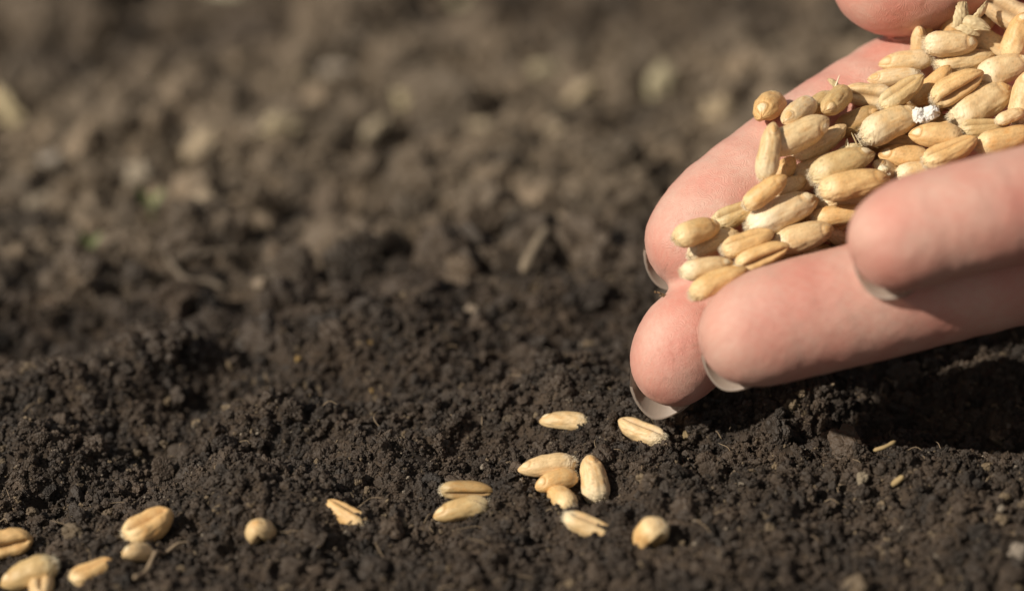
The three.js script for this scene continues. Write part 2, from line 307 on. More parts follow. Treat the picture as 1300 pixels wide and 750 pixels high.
const FINGERS = Object.entries(CHAINS).map(([name, ch]) => {
  const lo = V(1, 1, 1).multiplyScalar(9), hi = lo.clone().negate();
  for (const j of ch) { lo.min(j.p.clone().subScalar(j.r)); hi.max(j.p.clone().addScalar(j.r)); }
  return { name, ch, lo, hi };
});
function fingerDist(f, p) {
  const gap = Math.max(f.lo.x - p.x, p.x - f.hi.x, f.lo.y - p.y, p.y - f.hi.y, f.lo.z - p.z, p.z - f.hi.z);
  if (gap > 0.006) return gap;
  let d = 1;
  for (let i = 0; i + 1 < f.ch.length; i++) d = smin(d, coneDist(p, f.ch[i].p, f.ch[i].r, f.ch[i + 1].p, f.ch[i + 1].r), 0.0008);
  return d - 0.0003;
}
const KNUCKLES = FINGERS.slice(0, 4).map((f) => f.ch[f.ch.length - 1]);
function palmDist(p) {
  if (p.x < 0.056) return 0.02;
  let d = 1;
  for (let i = 0; i < 4; i++) d = smin(d, coneDist(p, KNUCKLES[i].p, KNUCKLES[i].r * 0.95, WRIST[i < 2 ? 0 : 1].p, WRIST[0].r * 0.8), 0.012);
  const th = CHAINS.thumb[CHAINS.thumb.length - 1]; d = smin(d, coneDist(p, th.p, th.r, WRIST[0].p, WRIST[0].r * 0.9), 0.014);
  for (let i = 0; i < 2; i++) d = smin(d, coneDist(p, WRIST[i].p, WRIST[i].r * 0.85, WRIST[2].p, WRIST[2].r * 0.8), 0.012);
  return d;
}
function handDist(p) {
  let d = 1; for (const f of FINGERS) { const e = fingerDist(f, p); d = f.name === 'thumb' ? smin(d, e, 0.0012) : smin(d, e, 0.0014); }
  d = smin(d, palmDist(p), 0.009);
  const m = 1000;
  return d + 0.00005 * n3(p.x * m / 5, p.y * m / 5, p.z * m / 5) + 0.00003 * n3(p.x * m / 1.7, p.y * m / 1.7, p.z * m / 1.7);
}
function surfaceNet(dist, lo, hi, h) {
  const nx = Math.ceil((hi.x - lo.x) / h) + 1, ny = Math.ceil((hi.y - lo.y) / h) + 1, nz = Math.ceil((hi.z - lo.z) / h) + 1, F = new Float32Array(nx * ny * nz).fill(1), p = V();
  const S = 4;                                                    // skip blocks far from the surface
  for (let z = 0; z < nz; z += S) for (let y = 0; y < ny; y += S) for (let x = 0; x < nx; x += S) {
    p.set(lo.x + (x + S / 2) * h, lo.y + (y + S / 2) * h, lo.z + (z + S / 2) * h);
    const c = dist(p), far = Math.abs(c) > S * h * 1.6;
    for (let k = z; k < Math.min(nz, z + S); k++) for (let j = y; j < Math.min(ny, y + S); j++) for (let i = x; i < Math.min(nx, x + S); i++) F[(k * ny + j) * nx + i] = far ? c : dist(p.set(lo.x + i * h, lo.y + j * h, lo.z + k * h));
  }
  const id = new Int32Array(nx * ny * nz).fill(-1), pos = [], idx = [], I = (x, y, z) => (z * ny + y) * nx + x;
  for (let z = 0; z < nz - 1; z++) for (let y = 0; y < ny - 1; y++) for (let x = 0; x < nx - 1; x++) {
    let sx = 0, sy = 0, sz = 0, n = 0;
    const f = [0, 1, 2, 3, 4, 5, 6, 7].map((c) => F[I(x + (c & 1), y + (c >> 1 & 1), z + (c >> 2))]);
    const neg = f.filter((v) => v < 0).length; if (!neg || neg === 8) continue;
    for (let a = 0; a < 8; a++) for (const bit of [1, 2, 4]) if (!(a & bit)) { const b = a | bit; if ((f[a] < 0) !== (f[b] < 0)) { const t = f[a] / (f[a] - f[b]); sx += (a & 1) + (bit === 1 ? t : 0); sy += (a >> 1 & 1) + (bit === 2 ? t : 0); sz += (a >> 2) + (bit === 4 ? t : 0); n++; } }
    id[I(x, y, z)] = pos.length / 3; pos.push(lo.x + (x + sx / n) * h, lo.y + (y + sy / n) * h, lo.z + (z + sz / n) * h);
  }
  const quad = (a, b, c, d, flip) => { if (a < 0 || b < 0 || c < 0 || d < 0) return; flip ? idx.push(a, c, b, a, d, c) : idx.push(a, b, c, a, c, d); };
  for (let z = 1; z < nz - 1; z++) for (let y = 1; y < ny - 1; y++) for (let x = 1; x < nx - 1; x++) {
    const s = F[I(x, y, z)] < 0;
    if (s !== F[I(x + 1, y, z)] < 0) quad(id[I(x, y - 1, z - 1)], id[I(x, y, z - 1)], id[I(x, y, z)], id[I(x, y - 1, z)], !s);
    if (s !== F[I(x, y + 1, z)] < 0) quad(id[I(x - 1, y, z - 1)], id[I(x - 1, y, z)], id[I(x, y, z)], id[I(x, y, z - 1)], !s);
    if (s !== F[I(x, y, z + 1)] < 0) quad(id[I(x - 1, y - 1, z)], id[I(x, y - 1, z)], id[I(x, y, z)], id[I(x - 1, y, z)], !s);
  }
  const nor = new Float32Array(pos.length), e = 0.00025, g = V();
  const grad = () => { const x = p.x, y = p.y, z = p.z, c = (dx, dy, dz) => dist(p.set(x + dx, y + dy, z + dz)); g.set(c(e, 0, 0) - c(-e, 0, 0), c(0, e, 0) - c(0, -e, 0), c(0, 0, e) - c(0, 0, -e)).multiplyScalar(0.5 / e); p.set(x, y, z); return g; };
  for (let k = 0; k < pos.length; k += 3) {
    p.set(pos[k], pos[k + 1], pos[k + 2]);
    for (let i = 0; i < 3; i++) { const d = dist(p); grad(); p.addScaledVector(g, -clamp(d / Math.max(0.2, g.lengthSq()), -h * 0.6, h * 0.6)); }
    pos[k] = p.x; pos[k + 1] = p.y; pos[k + 2] = p.z; grad().normalize(); nor[k] = g.x; nor[k + 1] = g.y; nor[k + 2] = g.z;
  }
  return { pos, nor, idx };
}
function skinTexture() {                                          // fine ridges and pores, as height
  const N = 1024, d = new Uint8Array(N * N * 4);
  const t1 = createNoise2D(rngOf(77)), wrap = (f, u, v, s) => { const a = u / N, b = v / N; const s0 = f(u * s, v * s), s1 = f((u - N) * s, v * s), s2 = f(u * s, (v - N) * s), s3 = f((u - N) * s, (v - N) * s); return lerp(lerp(s0, s1, a), lerp(s2, s3, a), b); };
  for (let v = 0; v < N; v++) for (let u = 0; u < N; u++) {
    const wob = 2.6 * wrap(t1, u, v, 0.006), ridge = Math.sin((v / N * 26 + wob + 1.2 * Math.sin(u / N * 6.2832)) * 6.2832);
    const h = 0.5 + 0.20 * ridge * (0.55 + 0.45 * wrap(t1, u + 300, v, 0.012)) + 0.16 * wrap(t1, u, v + 90, 0.05) + 0.14 * wrap(t1, u + 50, v, 0.16);
    const o = (v * N + u) * 4; d[o] = d[o + 1] = d[o + 2] = clamp(h, 0, 1) * 255; d[o + 3] = 255;
  }
  const t = new THREE.DataTexture(d, N, N, THREE.RGBAFormat); t.wrapS = t.wrapT = THREE.RepeatWrapping; t.magFilter = THREE.LinearFilter; t.needsUpdate = true; return t;
}
function skinTint() {                                             // small red and pale mottling of the skin itself
  const N = 512, d = new Uint8Array(N * N * 4), t1 = createNoise3D(rngOf(78)), t2 = createNoise3D(rngOf(79));
  for (let v = 0; v < N; v++) for (let u = 0; u < N; u++) {
    const a = u / N * 6.2832, b = v / N * 6.2832, f = (g, k, o) => g(Math.cos(a) * k + o, Math.sin(a) * k + Math.cos(b) * k, Math.sin(b) * k);
    const m = f(t1, 1.6, 0), p = f(t2, 5, 3), q = f(t1, 14, 9), fleck = smoothstep(f(t2, 22, 1), 0.62, 0.8), o = (v * N + u) * 4;
    d[o] = 244 + 4 * q; d[o + 1] = clamp(226 - 6 * m - 4 * p + 4 * q + 14 * fleck, 0, 255); d[o + 2] = clamp(222 - 6 * m - 4 * p + 4 * q + 13 * fleck, 0, 255); d[o + 3] = 255;
  }
  const t = new THREE.DataTexture(d, N, N, THREE.RGBAFormat); t.colorSpace = THREE.SRGBColorSpace; t.wrapS = t.wrapT = THREE.RepeatWrapping; t.magFilter = THREE.LinearFilter; t.needsUpdate = true; return t;
}
const skinMat = new THREE.MeshPhysicalMaterial({ vertexColors: true, roughness: 0.45, bumpMap: skinTexture(), bumpScale: 0.0001, map: skinTint(), specularIntensity: 0.9, sheen: 0.25, sheenRoughness: 0.4, sheenColor: lin(1, 0.75, 0.65), transmission: 0.10, thickness: 0 });
const nailMat = new THREE.MeshPhysicalMaterial({ color: lin(0.64, 0.53, 0.44), roughness: 0.45, transmission: 0.65, thickness: 0, specularIntensity: 1 });
const hand = new THREE.Group(); hand.name = 'hand'; hand.position.copy(at(1500, 150, 0.365));
tag(hand, 'bare right hand, palm up, fingers dipping left to pour wheat grains onto the soil', 'hand');
{
  const lo = V(0.010, -0.02, -0.08), hi = V(0.245, 0.125, 0.08);
  const net = surfaceNet(handDist, lo, hi, 0.00085), { pos, nor, idx } = net, nv = pos.length / 3;
  // which bone a vertex lies on, for the unwrapping and the colour
  const own = [];
  const p = V(), q = V(), bones = [];
  for (const f of FINGERS) {
    let s = 0;
    for (let i = 0; i + 1 < f.ch.length; i++) { const a = f.ch[i], b = f.ch[i + 1], ax = b.p.clone().sub(a.p), l = ax.length(); ax.divideScalar(l); const e1 = camZ.clone().addScaledVector(ax, -camZ.dot(ax)).normalize(), e2 = V().crossVectors(ax, e1); bones.push({ a: a.p, ax, l, e1, e2, s, r: a.r, ra: a.r, rb: b.r, b: b.p }); s += l; }
  }
  const BLUSH = [[1030, 372, 0.336, 5, 0.5], [966, 402, 0.336, 3.5, 0.4], [1120, 345, 0.325, 4, 0.55], [1290, 262, 0.326, 6, 0.35], [1005, 455, 0.338, 5, 0.3], [850, 470, 0.350, 4, 0.3], [900, 330, 0.355, 4, 0.3], [1180, 420, 0.338, 6, 0.3]].map(([x, y, d, r, k]) => [at(x, y, d), r * 1e-3, k]);
  const col = new Float32Array(nv * 3), c = new THREE.Color();
  for (let k = 0; k < nv; k++) {
    p.set(pos[k * 3], pos[k * 3 + 1], pos[k * 3 + 2]); let best = 9, w = 0;
    bones.forEach((b, i) => { const d = coneDist(p, b.a, b.ra, b.b, b.rb); if (d < best) { best = d; w = i; } });
    own.push(w);
    const m = 1000, blot = n3(p.x * m / 9, p.y * m / 9, p.z * m / 9), fineN = n3(p.x * m / 2.2, p.y * m / 2.2, p.z * m / 2.2), big = n3(p.x * m / 22 + 9, p.y * m / 22, p.z * m / 22);
    const b = bones[w], tip = 1 - smoothstep(b.s + q.copy(p).sub(b.a).dot(b.ax), -0.002, 0.014);
    c.setRGB(0.76, 0.51, 0.415).lerp(lin(0.72, 0.33, 0.265), clamp(0.22 + 0.38 * blot + 0.22 * big + 0.12 * tip, 0, 1)).lerp(lin(0.79, 0.60, 0.51), clamp(0.3 * -blot + 0.18 * fineN, 0, 0.6));
    for (const [bp, br, bs] of BLUSH) c.lerp(lin(0.56, 0.20, 0.155), bs * Math.exp(-p.copy(V(pos[k * 3], pos[k * 3 + 1], pos[k * 3 + 2])).distanceToSquared(bp) / (br * br)));
    c.toArray(col, k * 3);
  }
  const P = new Float32Array(idx.length * 3), Nn = new Float32Array(idx.length * 3), C = new Float32Array(idx.length * 3), U = new Float32Array(idx.length * 2);
  for (let t = 0; t < idx.length; t += 3) {
    const b = bones[own[idx[t]]]; let a0 = 0;
    for (let j = 0; j < 3; j++) {
      const i = idx[t + j], o = (t + j);
      p.set(pos[i * 3], pos[i * 3 + 1], pos[i * 3 + 2]); q.copy(p).sub(b.a);
      let ang = Math.atan2(q.dot(b.e2), q.dot(b.e1)); if (j === 0) a0 = ang; else { if (ang - a0 > Math.PI) ang -= 6.2832; if (a0 - ang > Math.PI) ang += 6.2832; }
      U[o * 2] = ang * 0.0075 / 0.012; U[o * 2 + 1] = (b.s + q.dot(b.ax)) / 0.012;
      p.sub(hand.position).toArray(P, o * 3); for (let x = 0; x < 3; x++) { Nn[o * 3 + x] = nor[i * 3 + x]; C[o * 3 + x] = col[i * 3 + x]; }
    }
  }
  const g = new THREE.BufferGeometry();
  g.setAttribute('position', new THREE.BufferAttribute(P, 3)); g.setAttribute('normal', new THREE.BufferAttribute(Nn, 3)); g.setAttribute('color', new THREE.BufferAttribute(C, 3)); g.setAttribute('uv', new THREE.BufferAttribute(U, 2));
  part('skin', g, skinMat, hand);
  // nails: curved plates on the far side of each tip, the free edge standing out past the flesh
  const nail = (px, py, depth0, rpx, axis, back, past, half, label) => {
    const depth = depth0 - NEAR;
    const C0 = at(px, py, depth), r = rpx * K * depth, a = dirCam(...axis).normalize(), n = dirCam(...back); n.addScaledVector(a, -n.dot(a)).normalize();
    const b = V().crossVectors(a, n), NS = 26, NT = 26, pos2 = [], idx2 = [], th = 0.00042;
    for (const side of [0, 1]) for (let i = 0; i <= NS; i++) for (let j = 0; j <= NT; j++) {
      const v = i / NS, u = j / NT * 2 - 1, ang = u * half, end = r * 0.55 + past * Math.sqrt(Math.max(0, 1 - 0.86 * u * u)) + r * 0.35 * (1 - u * u), s = lerp(-0.0035, end, v);
      const rr = r * 0.98 - side * th - 0.55 * Math.max(0, s) ** 2 / r * 0.35 + 0.00004 * Math.sin(u * 40);
      pos2.push(C0.x + a.x * s + rr * (n.x * Math.cos(ang) + b.x * Math.sin(ang)) - hand.position.x, C0.y + a.y * s + rr * (n.y * Math.cos(ang) + b.y * Math.sin(ang)) - hand.position.y, C0.z + a.z * s + rr * (n.z * Math.cos(ang) + b.z * Math.sin(ang)) - hand.position.z);
    }
    const M = (NS + 1) * (NT + 1), id2 = (s, i, j) => s * M + i * (NT + 1) + j;
    for (let i = 0; i < NS; i++) for (let j = 0; j < NT; j++) { const A = id2(0, i, j), B = id2(0, i, j + 1), D = id2(0, i + 1, j), E = id2(0, i + 1, j + 1); idx2.push(A, B, D, B, E, D, A + M, D + M, B + M, B + M, D + M, E + M); }
    for (let j = 0; j < NT; j++) { const A = id2(0, NS, j), B = id2(0, NS, j + 1); idx2.push(A, B, A + M, B, B + M, A + M); }
    const g2 = new THREE.BufferGeometry(); g2.setAttribute('position', new THREE.Float32BufferAttribute(pos2, 3)); g2.setIndex(idx2); g2.computeVertexNormals();
    const o = part('fingernail', g2, nailMat, hand); if (label) o.userData.label = label; return o;
  };
  const dirty = nail(879, 310, 0.3632, 60, [-0.52, -0.85, -0.1], [-0.25, -0.2, -0.93], 0.0018, 1.0, 'fingernail with a little soil caught under its edge');
  nail(852, 466, 0.3592, 55, [-0.25, -0.96, -0.1], [-0.10, -0.15, -0.95], 0.0026, 1.05);
  nail(944, 432, 0.3450, 58, [-0.40, -0.90, 0.0], [-0.05, -0.35, -0.93], 0.0016, 0.95);
  nail(1138, 312, 0.3335, 58, [-0.42, -0.88, 0.1], [0.05, -0.40, -0.9], 0.0012, 1.0);
  nail(1126, -32, 0.3692, 72, [-0.96, 0.1, -0.1], [-0.1, 0.55, -0.85], 0.0010, 1.0);
  { // specks of soil under the first nail
    const r = rngOf(5), list = [];
    for (let i = 0; i < 34; i++) { const t = r(), q = at(832 + 30 * t, 369 + 9 * Math.sin(t * 2.6) + 5 * (r() - 0.5), 0.3560 + 0.0008 * r()), s = 0.00008 + 0.00018 * r() * r(); list.push(fine[i % 4].clone().applyMatrix4(new THREE.Matrix4().compose(q.sub(hand.position), new THREE.Quaternion().setFromEuler(new THREE.Euler(r() * 6, r() * 6, 0)), V(s, s, s * 2)))); }
    part('soil_speck', mergeGeometries(list), std({ color: lin(0.16, 0.10, 0.05), roughness: 1 }), hand).userData.kind = 'stuff';
  }
  add(hand);
}

// ------------------------------------------------------------------ the heap in the hand
const heapDepth = (px, py) => 0.3525 + (300 - py) * 5.2e-5 - Math.max(0, px - 1050) * 1.2e-5;
// [px, py, length px, angle of the germ end, width px, tint, roll, tilt towards the viewer, nearer by mm, label]
const HEAP_LIST = [
  [976, 136, 46, 225, 39, 2, 20, -62, 0.5, 'lone grain set apart on the far edge of the index finger'],
  [977, 192, 74, 80, 29, 0, 20, 0, 0.2, 'grain standing nearly upright against the index finger, leftmost of the upper heap'],
  [1014, 141, 50, 215, 30, 4, 0, -40, -0.6, 'broken grain with white split end, right of the lone grain'],
  [1040, 133, 46, 215, 30, 3, 60, -45, -0.8, 'stubby grain with rough end, first of two at the top edge of the heap'],
  [1062, 128, 46, 220, 30, 3, -40, -45, -0.5, 'stubby grain with wrinkled end, second of two at the top edge of the heap'],
  [1016, 171, 84, 26, 40, 0, 70, 4, 0.9, 'big pale grain slanting up just right of the upright one'],
  [1042, 181, 78, 28, 33, 1, 125, 0, 1.0, 'slim grain lying right below the big pale slanting one'],
  [1090, 153, 62, 26, 32, 5, 20, -12, 0.2, 'olive brown grain with pale left end above the spiky chaff'],
  [1131, 156, 82, 24, 42, 0, -20, 8, 1.6, 'large grain with blistered white left end beside the white flake'],
  [1189, 172, 68, 176, 36, 2, 0, 0, 0.9, 'orange tinged grain lying level under the white flake'],
  [1208, 193, 76, 26, 33, 2, 150, 5, 1.3, 'orange tinged grain resting on the little finger below the level one'],
  [1248, 131, 92, 28, 46, 0, 0, 8, 2.0, 'largest smooth grain of the heap, right of the white flake'],
  [1216, 109, 74, 30, 36, 2, -120, 0, 0.8, 'tan grain with white lower end, left of the largest smooth one'],
  [1184, 108, 66, 42, 31, 2, 100, -5, 0.4, 'steep tan grain above the white flake'],
  [1146, 117, 66, 35, 30, 3, 160, -4, 0.4, 'greenish grain with a row of pale hairs beneath, above the blistered one'],
  [1102, 121, 68, 172, 33, 1, 150, 0, 0.3, 'pale grain with pointed left end and long crease, upper left of the heap'],
  [1136, 98, 68, 184, 26, 4, 0, 0, 0.2, 'whitish slim grain lying on the index finger, below another pale one'],
  [1150, 77, 68, 186, 28, 1, 0, 0, 0.2, 'pale grain pointing left on the index finger, just below the thumb'],
  [1226, 78, 76, 10, 34, 0, 140, 2, 0.9, 'straight smooth grain in the upper heap, just above the tan one'],
  [1208, 55, 68, 2, 34, 1, 20, 0, 0.4, 'round ended grain right under the thumb tip'],
  [1174, 42, 44, 100, 24, 2, 20, -20, -0.2, 'small orange topped grain, upper of two beside the thumb'],
  [1168, 56, 44, 95, 24, 1, 20, -30, 0.2, 'small pale grain, lower of two beside the thumb'],
  [1258, 57, 66, 148, 36, 0, 10, 0, 0.4, 'wedge shaped grain lying slanted near the top right of the heap'],
  [1277, 87, 74, 18, 40, 1, -10, 5, 1.4, 'broad grain at the right edge, above the largest smooth one'],
  [1300, 124, 70, 80, 34, 1, 0, 5, 1.8, 'upright grain cut by the right edge, beside the largest smooth one'],
  [1284, 147, 40, 20, 18, 1, 0, 0, 1.0, 'tiny shrivelled grain at the right, under the largest smooth one'],
  [1250, 163, 62, 5, 26, 3, 160, 0, 0.3, 'half hidden olive grain under the largest smooth one'],
  [1278, 178, 78, 14, 37, 2, 75, 5, 1.6, 'grain with an orange patch resting on the little finger at the right edge'],
  [1292, 46, 66, 70, 34, 2, 0, 0, 1.0, 'orange lit grain at the right edge near the top'],
  [1280, 16, 84, 150, 40, 4, 160, 0, 0.6, 'long pale grain in the top right corner'],
  [1213, 22, 66, 85, 36, 2, 10, -10, 0.0, 'amber grain partly wrapped in husk, right of the thumb'],
  [1246, 30, 56, 40, 30, 3, 160, -10, -0.2, 'dull grain behind the husk at the top of the heap'],
  [1240, 2, 60, 20, 32, 4, 0, 0, -0.2, 'pale grain cut by the top edge above the husk'],
  [1150, 199, 68, 174, 34, 2, 0, 0, 0.4, 'brown grain with chalky left end in the middle of the heap, above the little finger'],
  [1136, 181, 58, 165, 28, 3, 0, -6, -0.4, 'half hidden grain behind the brown one with chalky end'],
  [1126, 217, 40, 150, 28, 4, 30, -45, 0.6, 'stubby hollow ended grain touching the little finger'],
  [1165, 217, 56, 8, 26, 1, 0, 0, 0.6, 'grain mostly hidden by the top of the little finger'],
  [1070, 208, 88, 22, 40, 3, -15, 6, 1.6, 'plump shaded grain lying across the centre of the heap'],
  [1036, 216, 72, 30, 36, 4, 30, -6, 0.9, 'floury white grain tucked under the plump shaded one'],
  [1086, 233, 92, 11, 37, 2, 0, 4, 1.8, 'long smooth grain just above a pair pressed side by side'],
  [1076, 256, 76, 8, 29, 0, 150, 0, 1.8, 'upper of two grains pressed side by side left of the little finger'],
  [1068, 273, 70, 6, 28, 2, 20, 0, 1.6, 'lower of two grains pressed side by side left of the little finger'],
  [994, 269, 98, 24, 44, 4, -10, 6, 2.0, 'biggest floury grain, lying in the lower middle of the heap'],
  [936, 272, 66, 24, 30, 3, 165, 0, 0.6, 'creased grain lying on the index finger, left of the biggest floury one'],
  [972, 243, 64, 36, 28, 2, 20, -4, 0.0, 'tan grain slanting above the creased one on the index finger'],
  [886, 293, 62, 18, 34, 2, 0, 28, 0.4, 'leftmost grain, its blunt white end facing out over the index fingertip'],
  [906, 309, 72, 26, 34, 1, -75, 6, 1.0, 'pale grain with pointed left end, below the leftmost one'],
  [950, 308, 70, 20, 33, 2, 150, 4, 1.2, 'golden grain with crease in the middle of the lower heap'],
  [968, 324, 72, 22, 30, 2, -130, 4, 1.4, 'rosy grain resting against the ring finger under the golden creased one'],
  [1022, 300, 78, 16, 37, 1, 25, 6, 1.8, 'cleanest oval grain, lying level on the ring finger'],
  [1063, 302, 52, 150, 27, 4, 30, -58, 1.2, 'small ring shaped grain end between ring and little finger'],
  [898, 339, 68, 12, 28, 1, 10, 6, 0.8, 'knobbly ended grain second from the bottom of the heap'],
  [912, 357, 80, 26, 32, 2, -60, 6, 0.8, 'lowest golden grain of the heap, about to slide off between the fingertips'],
  [992, 222, 54, 55, 27, 2, 20, -12, -0.2, 'small rosy grain with a dark pit in the left of the heap'],
  [1002, 238, 50, 30, 26, 1, 20, 0, 0.2, 'small grain under the rosy pitted one'],
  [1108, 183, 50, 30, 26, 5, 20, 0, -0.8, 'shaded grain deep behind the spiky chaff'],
];
{
  const list = HEAP_LIST.map(([px, py, len, a, w, tint, roll, tilt, near, label]) => {
    const depth = heapDepth(px, py) - near * 1e-3, s = K * depth, ct = Math.max(0.62, Math.cos(R(tilt)));
    const L = dirCam(Math.cos(R(a)) * Math.cos(R(tilt)), Math.sin(R(a)) * Math.cos(R(tilt)), -Math.sin(R(tilt)) * 1).normalize();
    const U0 = dirCam(-0.15, 0.45, 0.9); U0.addScaledVector(L, -U0.dot(L)).normalize().applyAxisAngle(L, R(roll));
    return { px, py, depth, L, U: U0, len: len * s / ct, w: w * s, tint, label };
  });
  const under = (p) => { let d = palmDist(p); for (const f of FINGERS) if (f.name === 'index' || f.name === 'middle') d = Math.min(d, fingerDist(f, p)); return d; };
  // let grains that overlap slide apart along the line of sight
  const seg = (A, B) => { let best = 9; for (const i of [-0.34, 0, 0.34]) for (const j of [-0.34, 0, 0.34]) best = Math.min(best, A.c.clone().addScaledVector(A.L, i * A.len).distanceTo(B.c.clone().addScaledVector(B.L, j * B.len))); return best; };
  for (let it = 0; it < 60; it++) {
    for (const g of list) g.c = at(g.px, g.py, g.depth);
    for (const g of list) for (const k of [-0.36, 0, 0.36]) { const d = g.w * (k ? 0.30 : 0.42) - under(g.c.clone().addScaledVector(g.L, k * g.len)); if (d > 0) { g.depth -= Math.min(d, 0.0006); g.c = at(g.px, g.py, g.depth); } }
    for (let i = 0; i < list.length; i++) for (let j = i + 1; j < list.length; j++) {
      const A = list[i], B = list[j]; if (A.c.distanceTo(B.c) > 0.009) continue;
      const gap = (A.w + B.w) * 0.40 - seg(A, B); if (gap <= 0) continue;
      const s = (A.depth < B.depth ? 1 : -1) * Math.min(gap, 0.0004) * 0.5; A.depth -= s; B.depth += s;
    }
  }
  for (const g of list) placeGrain(at(g.px, g.py, g.depth), g.L, g.U, g.len, g.w, g.w * 0.92, g.label, HEAP, g.tint);
  // grains underneath that only peep through the gaps
  const r = rngOf(901), taken = new Set(), placed = [];
  for (let i = 0; i < 420; i++) {
    const t = r(), px = lerp(905, 1310, t) + (r() - 0.5) * 60, py = lerp(330, 70, t) + (r() - 0.5) * 190 * (0.35 + 0.65 * Math.sin(Math.PI * Math.min(1, t * 1.3 + 0.1))), deep = heapDepth(px, py) + 0.0012 + 0.0018 * (i % 2) + 0.0012 * r();
    const c = at(px, py, deep), a = R(25 + (r() - 0.5) * 90 + (r() < 0.5 ? 180 : 0));
    if (py > 335 || !list.some((g) => Math.hypot(g.px - px, g.py - py) < 30)) continue;
    if (handDist(c.clone()) < 0.0008) continue;
    const L = dirCam(Math.cos(a), Math.sin(a), (r() - 0.5) * 0.6).normalize(), U = dirCam(r() - 0.5, 0.4, 0.8);
    const near = list.filter((g) => Math.hypot(g.px - px, g.py - py) < 70); if (near.length < 3) continue;
    let seen = 0;                                                // nothing of it shows: leave it out
    for (const u of [-0.4, -0.2, 0, 0.2, 0.4]) for (const v of [-0.35, 0, 0.35]) {
      const x = px + 63 * u * Math.cos(a) - 30 * v * Math.sin(a), y = py - 63 * u * Math.sin(a) - 30 * v * Math.cos(a);
      const hid = list.some((g) => { const gx = g.L.dot(camX), gy = g.L.dot(camY), gl = Math.hypot(gx, gy) || 1, dx = x - g.px, dy = g.py - y, al = (dx * gx + dy * gy) / gl, ac = (dx * gy - dy * gx) / gl, sc = K * g.depth; return (al / (Math.max(g.len * gl, g.w) / sc / 2)) ** 2 + (ac / (g.w / sc / 2)) ** 2 < 0.95; })
        || FINGERS.some((f) => f.name !== 'index' && f.name !== 'middle' && fingerDist(f, at(x, y, f.ch[1].p.clone().sub(CAM).dot(camZ) * -1)) < 0);
      if (!hid && x < 1300 && y > 0) seen++;
    }
    if (seen < 2) continue;
    const close = [...near].sort((m, g) => Math.hypot(m.px - px, m.py - py) - Math.hypot(g.px - px, g.py - py)), name = (g) => g.label.split(',')[0].split(' ').slice(0, 11).join(' ').replace(/ (of|the|at|and|of the|in the|from)$/, '');
    const label = close.slice(0, 2).filter((g) => !/half hidden|mostly hidden|deep/.test(g.label)).map((g) => 'grain half hidden ' + (py < g.py ? 'above the ' : 'below the ') + name(g)).find((t) => !taken.has(t));
    if (!label || placed.some(([x, y]) => Math.hypot(x - px, y - py) < 20)) continue;
    placed.push([px, py]);
    taken.add(label);
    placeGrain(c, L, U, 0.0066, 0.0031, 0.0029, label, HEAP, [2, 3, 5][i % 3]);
  }
}

// ------------------------------------------------------------------ loose crumbs of soil
function scatter(name, label, geos, count, size, spread, sink, seed, shade = [0.7, 1.3]) {
  const r = rngOf(seed), per = geos.map(() => []), c = new THREE.Color(), m = new THREE.Matrix4(), q = new THREE.Quaternion(), e = new THREE.Euler();
  for (let i = 0, tries = 0; i < count && tries < count * 4; tries++) {
    const [x, z] = spread(r); if (x === null) continue;
    const s = size(r, x, z);
    let bad = false; for (const [cx, cz, cr] of KEEP_CLEAR) { const dx = x - cx, dz = z - cz, lim = cr * (dz > 0 ? 0.95 : 0.7) + s * (s > 0.0011 && dz > 0 ? 1.7 : 0.8); if (s > 0.00045 && dx * dx + dz * dz < lim * lim) { bad = true; break; } }
    if (s > 0.0007) for (const [cx, cz, cr] of STONES_CLEAR) { const dx = x - cx, dz = z - cz, lim = cr + s * (dz > 0 ? 1.3 : 0.4); if (dx * dx + dz * dz < lim * lim) { bad = true; break; } }
    if (bad) continue;
    const y = ground(x, z) + s * (0.55 - (0.55 + sink) * r()) - (s > 0.0022 && z > -0.03 ? s * 0.35 : 0);
    e.set(r() * 6.28, r() * 6.28, r() * 6.28);
    m.compose(V(x, y, z), q.setFromEuler(e), V(s * (0.65 + 0.95 * r() * r()), s * (0.7 + 0.45 * r()), s * (0.75 + 0.45 * r())));
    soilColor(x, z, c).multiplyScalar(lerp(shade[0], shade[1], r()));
    const u = r(); if (u < 0.04 && s < 0.0016) c.lerp(lin(0.20, 0.145, 0.085), 0.3 + 0.5 * r()); else if (u < 0.05 && s < 0.0007) c.lerp(lin(0.36, 0.30, 0.23), 0.5 * r() + 0.2);
    per[Math.floor(r() * geos.length)].push([m.clone(), c.clone()]); i++;
  }
  per.forEach((list, k) => {
    const o = new THREE.InstancedMesh(geos[k], crumbMat, list.length); o.name = numbered(name);
    list.forEach(([mm, cc], i) => { o.setMatrixAt(i, mm); o.setColorAt(i, cc); });
    add(tag(o, label, 'soil', null, 'stuff'));
  });
}
const wedge = (z0, z1, margin) => (r) => { const z = lerp(z0, z1, r()), half = (0.32 - z) * 0.235 + margin; return [(r() * 2 - 1) * half, z]; };
const pow = (lo, hi, k) => (r) => lo + (hi - lo) * Math.pow(r(), k);

